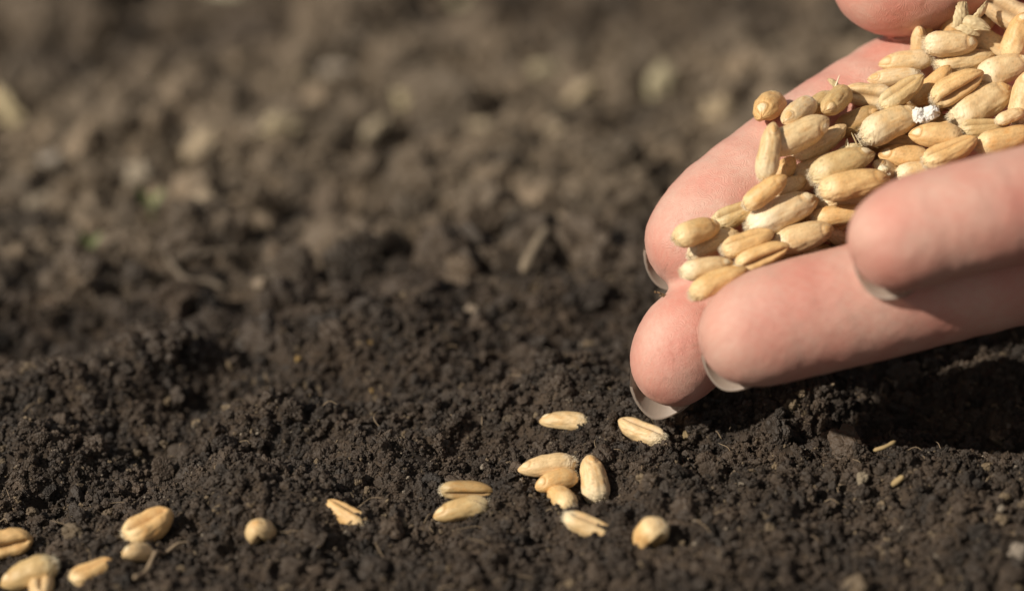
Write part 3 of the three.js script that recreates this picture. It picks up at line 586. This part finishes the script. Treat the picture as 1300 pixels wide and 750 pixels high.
// ------------------------------------------------------------------ husks, straw, roots, stones
function tube(points, r0, r1, seg = 26, sides = 7, wob = 0) {
  const curve = new THREE.CatmullRomCurve3(points), fr = curve.computeFrenetFrames(seg, false), pos = [], idx = [];
  for (let i = 0; i <= seg; i++) { const t = i / seg, c = curve.getPointAt(t), r = lerp(r0, r1, t) * (1 + wob * n3(c.x * 900, c.y * 900, c.z * 900)) * (i === 0 || i === seg ? 0.35 : 1); for (let j = 0; j < sides; j++) { const a = j / sides * 6.2832; c.clone().addScaledVector(fr.normals[i], r * Math.cos(a)).addScaledVector(fr.binormals[i], r * Math.sin(a)).toArray(pos, pos.length); } }
  for (let i = 0; i < seg; i++) for (let j = 0; j < sides; j++) { const a = i * sides + j, b = i * sides + (j + 1) % sides; idx.push(a, b, a + sides, b, b + sides, a + sides); }
  for (let j = 1; j < sides - 1; j++) { idx.push(0, j + 1, j); const k = seg * sides; idx.push(k, k + j, k + j + 1); }
  const g = new THREE.BufferGeometry(); g.setAttribute('position', new THREE.Float32BufferAttribute(pos, 3)); g.setIndex(idx); g.computeVertexNormals(); return g;
}
const onSoil = (px, py, lift = 0, clear = 0.0004) => { const p = planeHitOn(px, py); p.y = ground(p.x, p.z) + lift; STONES_CLEAR.push([p.x, p.z, clear]); return p; };
function single(name, geo, m, label, category, group) { const o = new THREE.Mesh(geo, m); geo.computeBoundingSphere(); const c = geo.boundingSphere.center.clone(); geo.translate(-c.x, -c.y, -c.z); o.position.copy(c); o.name = numbered(name); return add(tag(o, label, category, group)); }
const strawMat = std({ color: lin(0.33, 0.235, 0.11), roughness: 0.75 }), rootMat = std({ color: lin(0.26, 0.19, 0.12), roughness: 0.85 }), paleRoot = std({ color: lin(0.135, 0.105, 0.075), roughness: 0.85 });
single('rootlet', tube([[172, 756, 0.4], [186, 738, 0.6], [199, 722, 0.8], [210, 711, 0.8], [226, 706, 0.6], [242, 700, 0.1]].map(([x, y, h]) => onSoil(x, y, h * 1e-3 + 0.0007, 0.0007)), 0.00036, 0.00016, 40, 8, 0.25), rootMat, 'thin bent brown rootlet lying beside the slim half buried grain', 'rootlet', 'rootlets on the soil');
single('rootlet', tube([[212, 342, 1.5], [222, 362, 1.5], [240, 377, 1.2], [266, 380, 1.2], [284, 384, 0.4]].map(([x, y, h]) => onSoil(x, y, h * 1e-3 + 0.0007, 0.0007)), 0.00050, 0.00042, 30, 8, 0.25), paleRoot, 'blurred curved grey root far behind, the lower of two', 'rootlet', 'rootlets on the soil');
single('rootlet', tube([[232, 358, 1.6], [248, 346, 1.8], [268, 341, 1.8], [304, 341, 1.4]].map(([x, y, h]) => onSoil(x, y, h * 1e-3 + 0.0007, 0.0007)), 0.00056, 0.00042, 30, 8, 0.25), paleRoot, 'blurred straight grey root far behind, the upper of two', 'rootlet', 'rootlets on the soil');
single('twig', tube([[664, 362, 1.5], [688, 334, 2.4], [722, 296, 2.2]].map(([x, y, h]) => onSoil(x, y, h * 1e-3 + 0.0007, 0.0007)), 0.0010, 0.0008, 24, 9, 0.25), std({ color: lin(0.20, 0.155, 0.105), roughness: 0.9 }), 'blurred dull brown twig slanting on the soil behind the seeds', 'twig');
single('straw', tube([[1108, 592, 1.0], [1122, 589, 1.2], [1136, 585, 1.1]].map(([x, y, h]) => onSoil(x, y, h * 1e-3 + 0.0007, 0.0007)), 0.00028, 0.0003, 12, 6, 0.2), strawMat, 'short yellow straw bit on the soil below the hand, the longer of two', 'straw', 'bits of straw on the soil');
single('straw', tube([[1132, 624, 0.8], [1146, 626, 1.0]].map(([x, y, h]) => onSoil(x, y, h * 1e-3 + 0.0007, 0.0007)), 0.0004, 0.0004, 8, 6, 0.2), strawMat, 'stubby tan straw bit on the soil, in front of the longer yellow one', 'straw', 'bits of straw on the soil');
{ const a = onSoil(1080, 478, 0.6e-3); single('stalk', tube([a, a.clone().add(dirCam(-0.0007, 0.0014, 0)), a.clone().add(dirCam(-0.0013, 0.0030, 0))], 0.00024, 0.00014, 10, 6, 0.1), strawMat, 'thin pale stalk poking up from the soil behind the ring finger', 'stalk'); }
for (const [px, py, s, label] of [[378, 468, 0.0005, 'tiny yellow fleck on the dark soil left of centre'], [470, 443, 0.0005, 'tiny orange fleck on the dark soil, right of the yellow one'], [472, 508, 0.0004, 'tiny amber fleck below the orange one']]) {
  const g = clodGeometry(Math.round(px), 10, 8, 0.1, 0.7, 0.55); g.scale(s, s * 1.5, s); const p = onSoil(px, py, 0.8e-3); g.translate(p.x, p.y, p.z); single('fleck', g, std({ color: lin(0.26, 0.165, 0.055), roughness: 0.8 }), label, 'fleck', 'coloured flecks on the soil');
}
for (const [px, py, len, wid, ang, col, lift, label] of [
  [18, 158, 14, 3.6, -54, [0.50, 0.41, 0.25], 2.5, 'blurred tan stick like clod at the left edge'],
  [52, 222, 7.5, 4.0, 42, [0.30, 0.26, 0.215], 2.5, 'blurred pale grey stone near the left edge'],
  [426, 105, 5.6, 4.4, 10, [0.40, 0.34, 0.27], 2.5, 'blurred pale round stone in the upper middle'],
  [515, 148, 4.6, 4.4, 80, [0.42, 0.35, 0.22], 2.2, 'blurred cream round stone right of the pale round one'],
  [375, 118, 5.0, 3.2, 30, [0.33, 0.27, 0.18], 2.0, 'blurred brown clod left of the pale round stone'],
  [252, 200, 8.0, 4.2, 48, [0.33, 0.26, 0.175], 2.4, 'blurred tan clod leaning up right in the left background'],
  [178, 240, 6.0, 4.4, 110, [0.30, 0.25, 0.185], 2.2, 'blurred greyish clod between tan clod and pale grey stone'],
  [358, 188, 6.5, 4.0, 10, [0.33, 0.27, 0.175], 2.0, 'blurred flat tan clod below the brown one'],
  [258, 275, 4.0, 3.0, 40, [0.34, 0.27, 0.19], 1.8, 'blurred small tan clod at the edge of the dark soil'],
  [50, 280, 5.0, 4.0, 60, [0.28, 0.23, 0.17], 1.8, 'blurred brown grey clod low at the left edge'],
  [480, 190, 6.8, 3.4, 50, [0.33, 0.27, 0.185], 2.2, 'blurred long clod slanting below the cream stone'],
  [600, 258, 5.6, 2.8, 88, [0.32, 0.27, 0.20], 2.2, 'blurred upright grey clod in the middle'],
  [672, 222, 8.0, 3.4, -42, [0.44, 0.37, 0.24], 2.4, 'blurred pale clod slanting down right, left of the index finger'],
  [700, 178, 5.0, 4.0, 20, [0.34, 0.27, 0.185], 2.0, 'blurred tan clod above the slanting pale clod'],
  [612, 178, 5.0, 3.6, 0, [0.35, 0.28, 0.19], 2.0, 'blurred tan clod left of the other tan one'],
  [735, 140, 8.5, 3.4, 35, [0.34, 0.27, 0.175], 2.2, 'blurred long brown clod rising right in the background'],
  [838, 130, 7.0, 5.0, 70, [0.36, 0.31, 0.20], 2.4, 'blurred olive tan clod nearest the index finger, on its left'],
  [910, 165, 5.0, 4.0, 20, [0.36, 0.28, 0.18], 2.0, 'blurred tan clod touching the outline of the index finger'],
  [690, 110, 7.0, 4.5, 5, [0.33, 0.28, 0.18], 2.2, 'blurred broad olive clod in the upper background'],
  [588, 6, 5.0, 4.0, 10, [0.52, 0.46, 0.30], 2.2, 'blurred bright stone cut by the top edge'],
  [290, 3, 9.0, 3.0, 0, [0.46, 0.42, 0.30], 2.4, 'blurred bright long stone cut by the top edge'],
  [980, 75, 6.0, 4.0, 30, [0.34, 0.29, 0.19], 2.2, 'blurred clod behind the index finger near the thumb'],
  [330, 250, 5.0, 3.6, 30, [0.26, 0.21, 0.15], 1.6, 'blurred brown clod above the dark hollow'],
  [1146, 437, 2.0, 1.6, 10, [0.24, 0.20, 0.15], 1.2, 'small pale pebble under the ring finger'],
  [1292, 706, 3.0, 2.6, 60, [0.20, 0.165, 0.13], 1.0, 'blurred pale pebble at the lower right edge'],
  [1094, 622, 1.6, 1.5, 60, [0.20, 0.16, 0.11], 1.0, 'small tan pebble in front of the longer yellow straw'],
  [596, 398, 2.6, 2.0, 20, [0.26, 0.205, 0.15], 1.4, 'small blurred pebble in the middle of the dark soil'],
  [332, 375, 2.2, 1.7, 20, [0.28, 0.22, 0.16], 1.4, 'small blurred pebble right of the curved root'],
]) {
  const g = clodGeometry(Math.round(px * 3 + py), 22, 20, 0.05, 0.85, 0.62), p = onSoil(px, py, lift * 0.5e-3, len * 0.4e-3), sz = 0.68e-3;
  g.rotateX(px); g.scale(len * sz, wid * sz, wid * sz);
  const o = new THREE.Mesh(g, std({ color: lin(...col), roughness: 0.9 })); o.name = numbered(/stone|pebble/.test(label) ? 'stone' : 'soil_clod');
  o.quaternion.setFromRotationMatrix(new THREE.Matrix4().makeBasis(dirCam(Math.cos(R(ang)), Math.sin(R(ang)), 0.1).normalize(), dirCam(-Math.sin(R(ang)), Math.cos(R(ang)), 0).normalize(), camZ)); o.position.copy(p);
  add(tag(o, label, /stone|pebble/.test(label) ? 'stone' : 'clod of soil'));
}
function leafGeo(len, wid, curl) { const s = new THREE.PlaneGeometry(1, 1, 10, 6), p = s.attributes.position; for (let i = 0; i < p.count; i++) { const t = p.getX(i) + 0.5, v = p.getY(i) * 2, w = Math.sin(Math.PI * Math.min(1, t * 0.96 + 0.03)) * wid / 2; p.setXYZ(i, t * len, curl * t * t * len + Math.abs(v) * w * 0.4, v * w); } s.computeVertexNormals(); return s; }
const leafMat = new THREE.MeshPhysicalMaterial({ color: lin(0.15, 0.19, 0.055), roughness: 0.9, transmission: 0.4, thickness: 0, side: THREE.DoubleSide });
for (const [px, py, k, label] of [[193, 297, 1, 'blurred pale green seedling in the left background, the brighter of two'], [116, 336, 0.8, 'blurred dull green seedling, lower left of the brighter one']]) {
  const t = new THREE.Group(); t.name = numbered('seedling'); t.position.copy(onSoil(px, py, 1.2e-3, 0.002));
  for (const a of [0.4, 2.6]) { const l = part('leaf', leafGeo(0.0036 * k, 0.0022 * k, 0.4), leafMat, t); l.rotation.set(0, a, 0.5); l.position.y = 0.0016; }
  part('stem', tube([V(0, -0.001, 0), V(0.0002, 0.0004, 0), V(0, 0.0017, 0)], 0.00025, 0.0002, 6, 6), leafMat, t);
  add(tag(t, label, 'seedling', 'seedlings in the background'));
}
// husks: thin curved shells with ragged rims
function shell(len, wid, arc, seed, ragged = 0.12) {
  const pos = [], idx = [], NU = 26, NV = 16;
  for (const side of [0, 1]) for (let i = 0; i <= NU; i++) for (let j = 0; j <= NV; j++) {
    const t = i / NU, v = j / NV * 2 - 1, a = v * arc * (1 - ragged * (0.5 + 0.5 * n2(t * 5, seed + v * 3))), w = Math.pow(Math.sin(Math.PI * lerp(0.06, 0.97, t)), 0.7) * (wid / 2 - side * 0.00009) * (1 + 0.10 * n3(t * 6, v * 3, seed)), end = 1 - ragged * Math.abs(n2(v * 4, seed));
    pos.push((t * end - 0.5) * len, w * Math.cos(a) - wid * 0.25, w * Math.sin(a));
  }
  const M = (NU + 1) * (NV + 1), id = (i, j) => i * (NV + 1) + j;
  for (let i = 0; i < NU; i++) for (let j = 0; j < NV; j++) { const A = id(i, j), B = id(i, j + 1), C = id(i + 1, j), D = id(i + 1, j + 1); idx.push(A, B, C, B, D, C, A + M, C + M, B + M, B + M, C + M, D + M); }
  for (let i = 0; i < NU; i++) for (const j of [0, NV]) { const A = id(i, j), C = id(i + 1, j); idx.push(A, C, A + M, C, C + M, A + M); }
  for (let j = 0; j < NV; j++) for (const i of [0, NU]) { const A = id(i, j), B = id(i, j + 1); idx.push(A, A + M, B, B, A + M, B + M); }
  const g = new THREE.BufferGeometry(); g.setAttribute('position', new THREE.Float32BufferAttribute(pos, 3)); g.setIndex(idx); g.computeVertexNormals(); return g;
}
const huskMat = new THREE.MeshPhysicalMaterial({ color: lin(0.58, 0.45, 0.25), roughness: 0.6, side: THREE.DoubleSide }), paleHusk = std({ color: lin(0.74, 0.66, 0.47), roughness: 0.65, side: THREE.DoubleSide });
const whiteHusk = std({ color: lin(0.72, 0.69, 0.63), roughness: 0.7, side: THREE.DoubleSide });
function husk(name, bits, px, py, depth, label, category) {
  const t = new THREE.Group(); t.name = numbered(name); t.position.copy(at(px, py, depth));
  for (const [kind, x, y, z, ang, tilt, roll, len, wid, m] of bits) {
    const g = kind === 'shell' ? shell(len * 1e-3, wid * 1e-3, m === whiteHusk ? 0.9 : 1.3, px + len, m === whiteHusk ? 0.4 : 0.15) : kind === 'awn' ? tube([V(-len * 5e-4, 0, 0), V(0, len * 4e-5, 0), V(len * 5e-4, 0, 0)], wid * 5e-4, wid * 2e-4, 8, 6) : clodGeometry(px + Math.round(len * 10), 7, 14, 0.10, 0.6, 0.62).scale(len * 6e-4, wid * 7e-4, wid * 6e-4);
    const o = part(kind === 'shell' ? 'husk_scale' : kind === 'awn' ? 'awn' : 'flake', g, m, t), L = dirCam(Math.cos(R(ang)) * Math.cos(R(tilt)), Math.sin(R(ang)) * Math.cos(R(tilt)), Math.sin(R(tilt))), U = camZ.clone().addScaledVector(L, -camZ.dot(L)).normalize().applyAxisAngle(L, R(roll));
    o.quaternion.setFromRotationMatrix(new THREE.Matrix4().makeBasis(L, U, V().crossVectors(L, U))); o.position.copy(dirCam(x * 1e-3, y * 1e-3, z * 1e-3));
  }
  return add(tag(t, label, category));
}
const heapTop = (px, py) => heapDepth(px, py) - 0.0022;
husk('chaff_flake', [['shell', -0.7, -0.1, 0, 12, 10, -10, 2.7, 3.1, whiteHusk], ['shell', 0.9, 0.2, 0.25, -14, -10, 15, 2.6, 2.9, whiteHusk], ['shell', 0.1, -0.5, 0.1, 30, 15, 20, 2.2, 1.8, whiteHusk]], 1176, 145, heapTop(1176, 145) - 0.0030, 'bright white crumpled flake lying among the grains in the middle of the heap', 'flake');
husk('chaff', [['awn', 0.2, 0.2, 0, 118, 20, 0, 3.4, 0.34, huskMat], ['awn', 0.6, 0.4, 0.1, 126, 30, 0, 3.0, 0.3, paleHusk], ['awn', -0.9, -0.2, 0.2, 100, 10, 0, 2.2, 0.3, paleHusk], ['awn', -1.3, -0.3, 0.1, 80, 10, 0, 2.2, 0.34, huskMat], ['shell', -0.4, -0.5, 0, 10, 0, 20, 3.4, 1.6, huskMat]], 1086, 184, heapTop(1086, 184) - 0.0018, 'spiky tuft of straw coloured chaff below the olive brown grain', 'chaff');
husk('chaff', [['shell', -0.6, 1.0, 0, 70, -20, 30, 4.6, 2.6, huskMat], ['shell', 0.9, -0.3, 0.6, -20, 10, -20, 4.8, 2.2, huskMat], ['shell', -0.2, -1.0, 0.4, 160, 0, 40, 4.2, 2.0, huskMat], ['shell', 1.9, 1.2, 0.2, 50, 0, 60, 3.6, 1.8, huskMat]], 1228, 26, heapTop(1228, 26) - 0.0026, 'torn open pale husk at the top of the heap right of the thumb', 'chaff');
husk('chaff', [['shell', 0, 0, 0, -35, 30, 0, 2.6, 1.6, paleHusk], ['shell', 0.5, -0.2, 0.2, 20, -20, 60, 2.0, 1.4, huskMat]], 1120, 216, heapTop(1120, 216) - 0.001, 'small hollow husk scrap touching the top of the little finger', 'chaff');
husk('chaff', [['shell', 0, 0, 0, 140, 20, 40, 2.4, 1.3, huskMat], ['awn', 0.3, 0.2, 0.3, 70, 0, 0, 2, 0.3, paleHusk]], 1060, 106, heapDepth(1060, 106) - 0.0018, 'tiny dark edged husk scrap on the index finger at the top of the heap', 'chaff');
{ const p = onSoil(872, 556, 1e-3), d = p.clone().sub(CAM).dot(camZ) * -1; husk('chaff', [['shell', 0, 0, 0, 100, 20, 10, 2.2, 1.4, std({ color: lin(0.22, 0.16, 0.08), roughness: 0.8, side: THREE.DoubleSide })], ['awn', 0.5, -0.3, 0.2, -40, 0, 0, 2.0, 0.3, huskMat]], 872, 556, d, 'small dark husk on the soil just right of the grain under the fingernail', 'chaff'); }
{ // hair thin root fibres here and there
  const r = rngOf(61), list = [];
  for (let i = 0; i < 420; i++) { const [x, z] = wedge(-0.1, 0.05, 0.004)(r), y = ground(x, z) + 0.0006, a = r() * 6.28, l = 0.001 + 0.004 * r() * r(); const P0 = V(x, y - 0.0003, z), P2 = V(x + l * Math.cos(a), y + 0.0008 * r(), z + l * Math.sin(a)), P1 = P0.clone().lerp(P2, 0.5).add(V((r() - 0.5) * l * 0.5, 0.0004, (r() - 0.5) * l * 0.5)); list.push(tube([P0, P1, P2], 0.00007, 0.00004, 8, 4)); }
  const o = new THREE.Mesh(mergeGeometries(list), rootMat); o.name = 'root_fibres'; add(tag(o, 'hair thin brown fibres strewn through the near soil', 'fibres', null, 'stuff'));
}

scatter('soil_grit', 'fine dark grit covering the near soil', fine, 330000, pow(0.00012, 0.00046, 2.0), wedge(-0.075, 0.052, 0.004), 0.6, 101);
scatter('soil_crumb', 'small knobbly dark crumbs lying all over the soil', medium, 110000, pow(0.00026, 0.0012, 2.6), wedge(-0.26, 0.055, 0.012), 0.6, 102);
scatter('soil_clump', 'larger lumpy clumps of dark crumbly soil', coarse, 5200, (r, x, z) => 0.0010 + lerp(0.0036, 0.0012, smoothstep(z, -0.035, 0.0)) * Math.pow(r(), 2.4), wedge(-0.26, 0.055, 0.03), 0.9, 103, [0.8, 1.25]);
scatter('dry_soil_clod', 'paler dry clods towards the back of the soil', coarse, 1700, pow(0.0018, 0.0075, 2.0), wedge(-0.27, -0.040, 0.03), 0.8, 104, [0.8, 1.7]);

const renderer = new THREE.WebGLRenderer({ antialias: true });
renderer.toneMapping = THREE.LinearToneMapping;
renderer.toneMappingExposure = EXPOSURE;
renderer.shadowMap.enabled = true;
renderer.render(scene, camera);
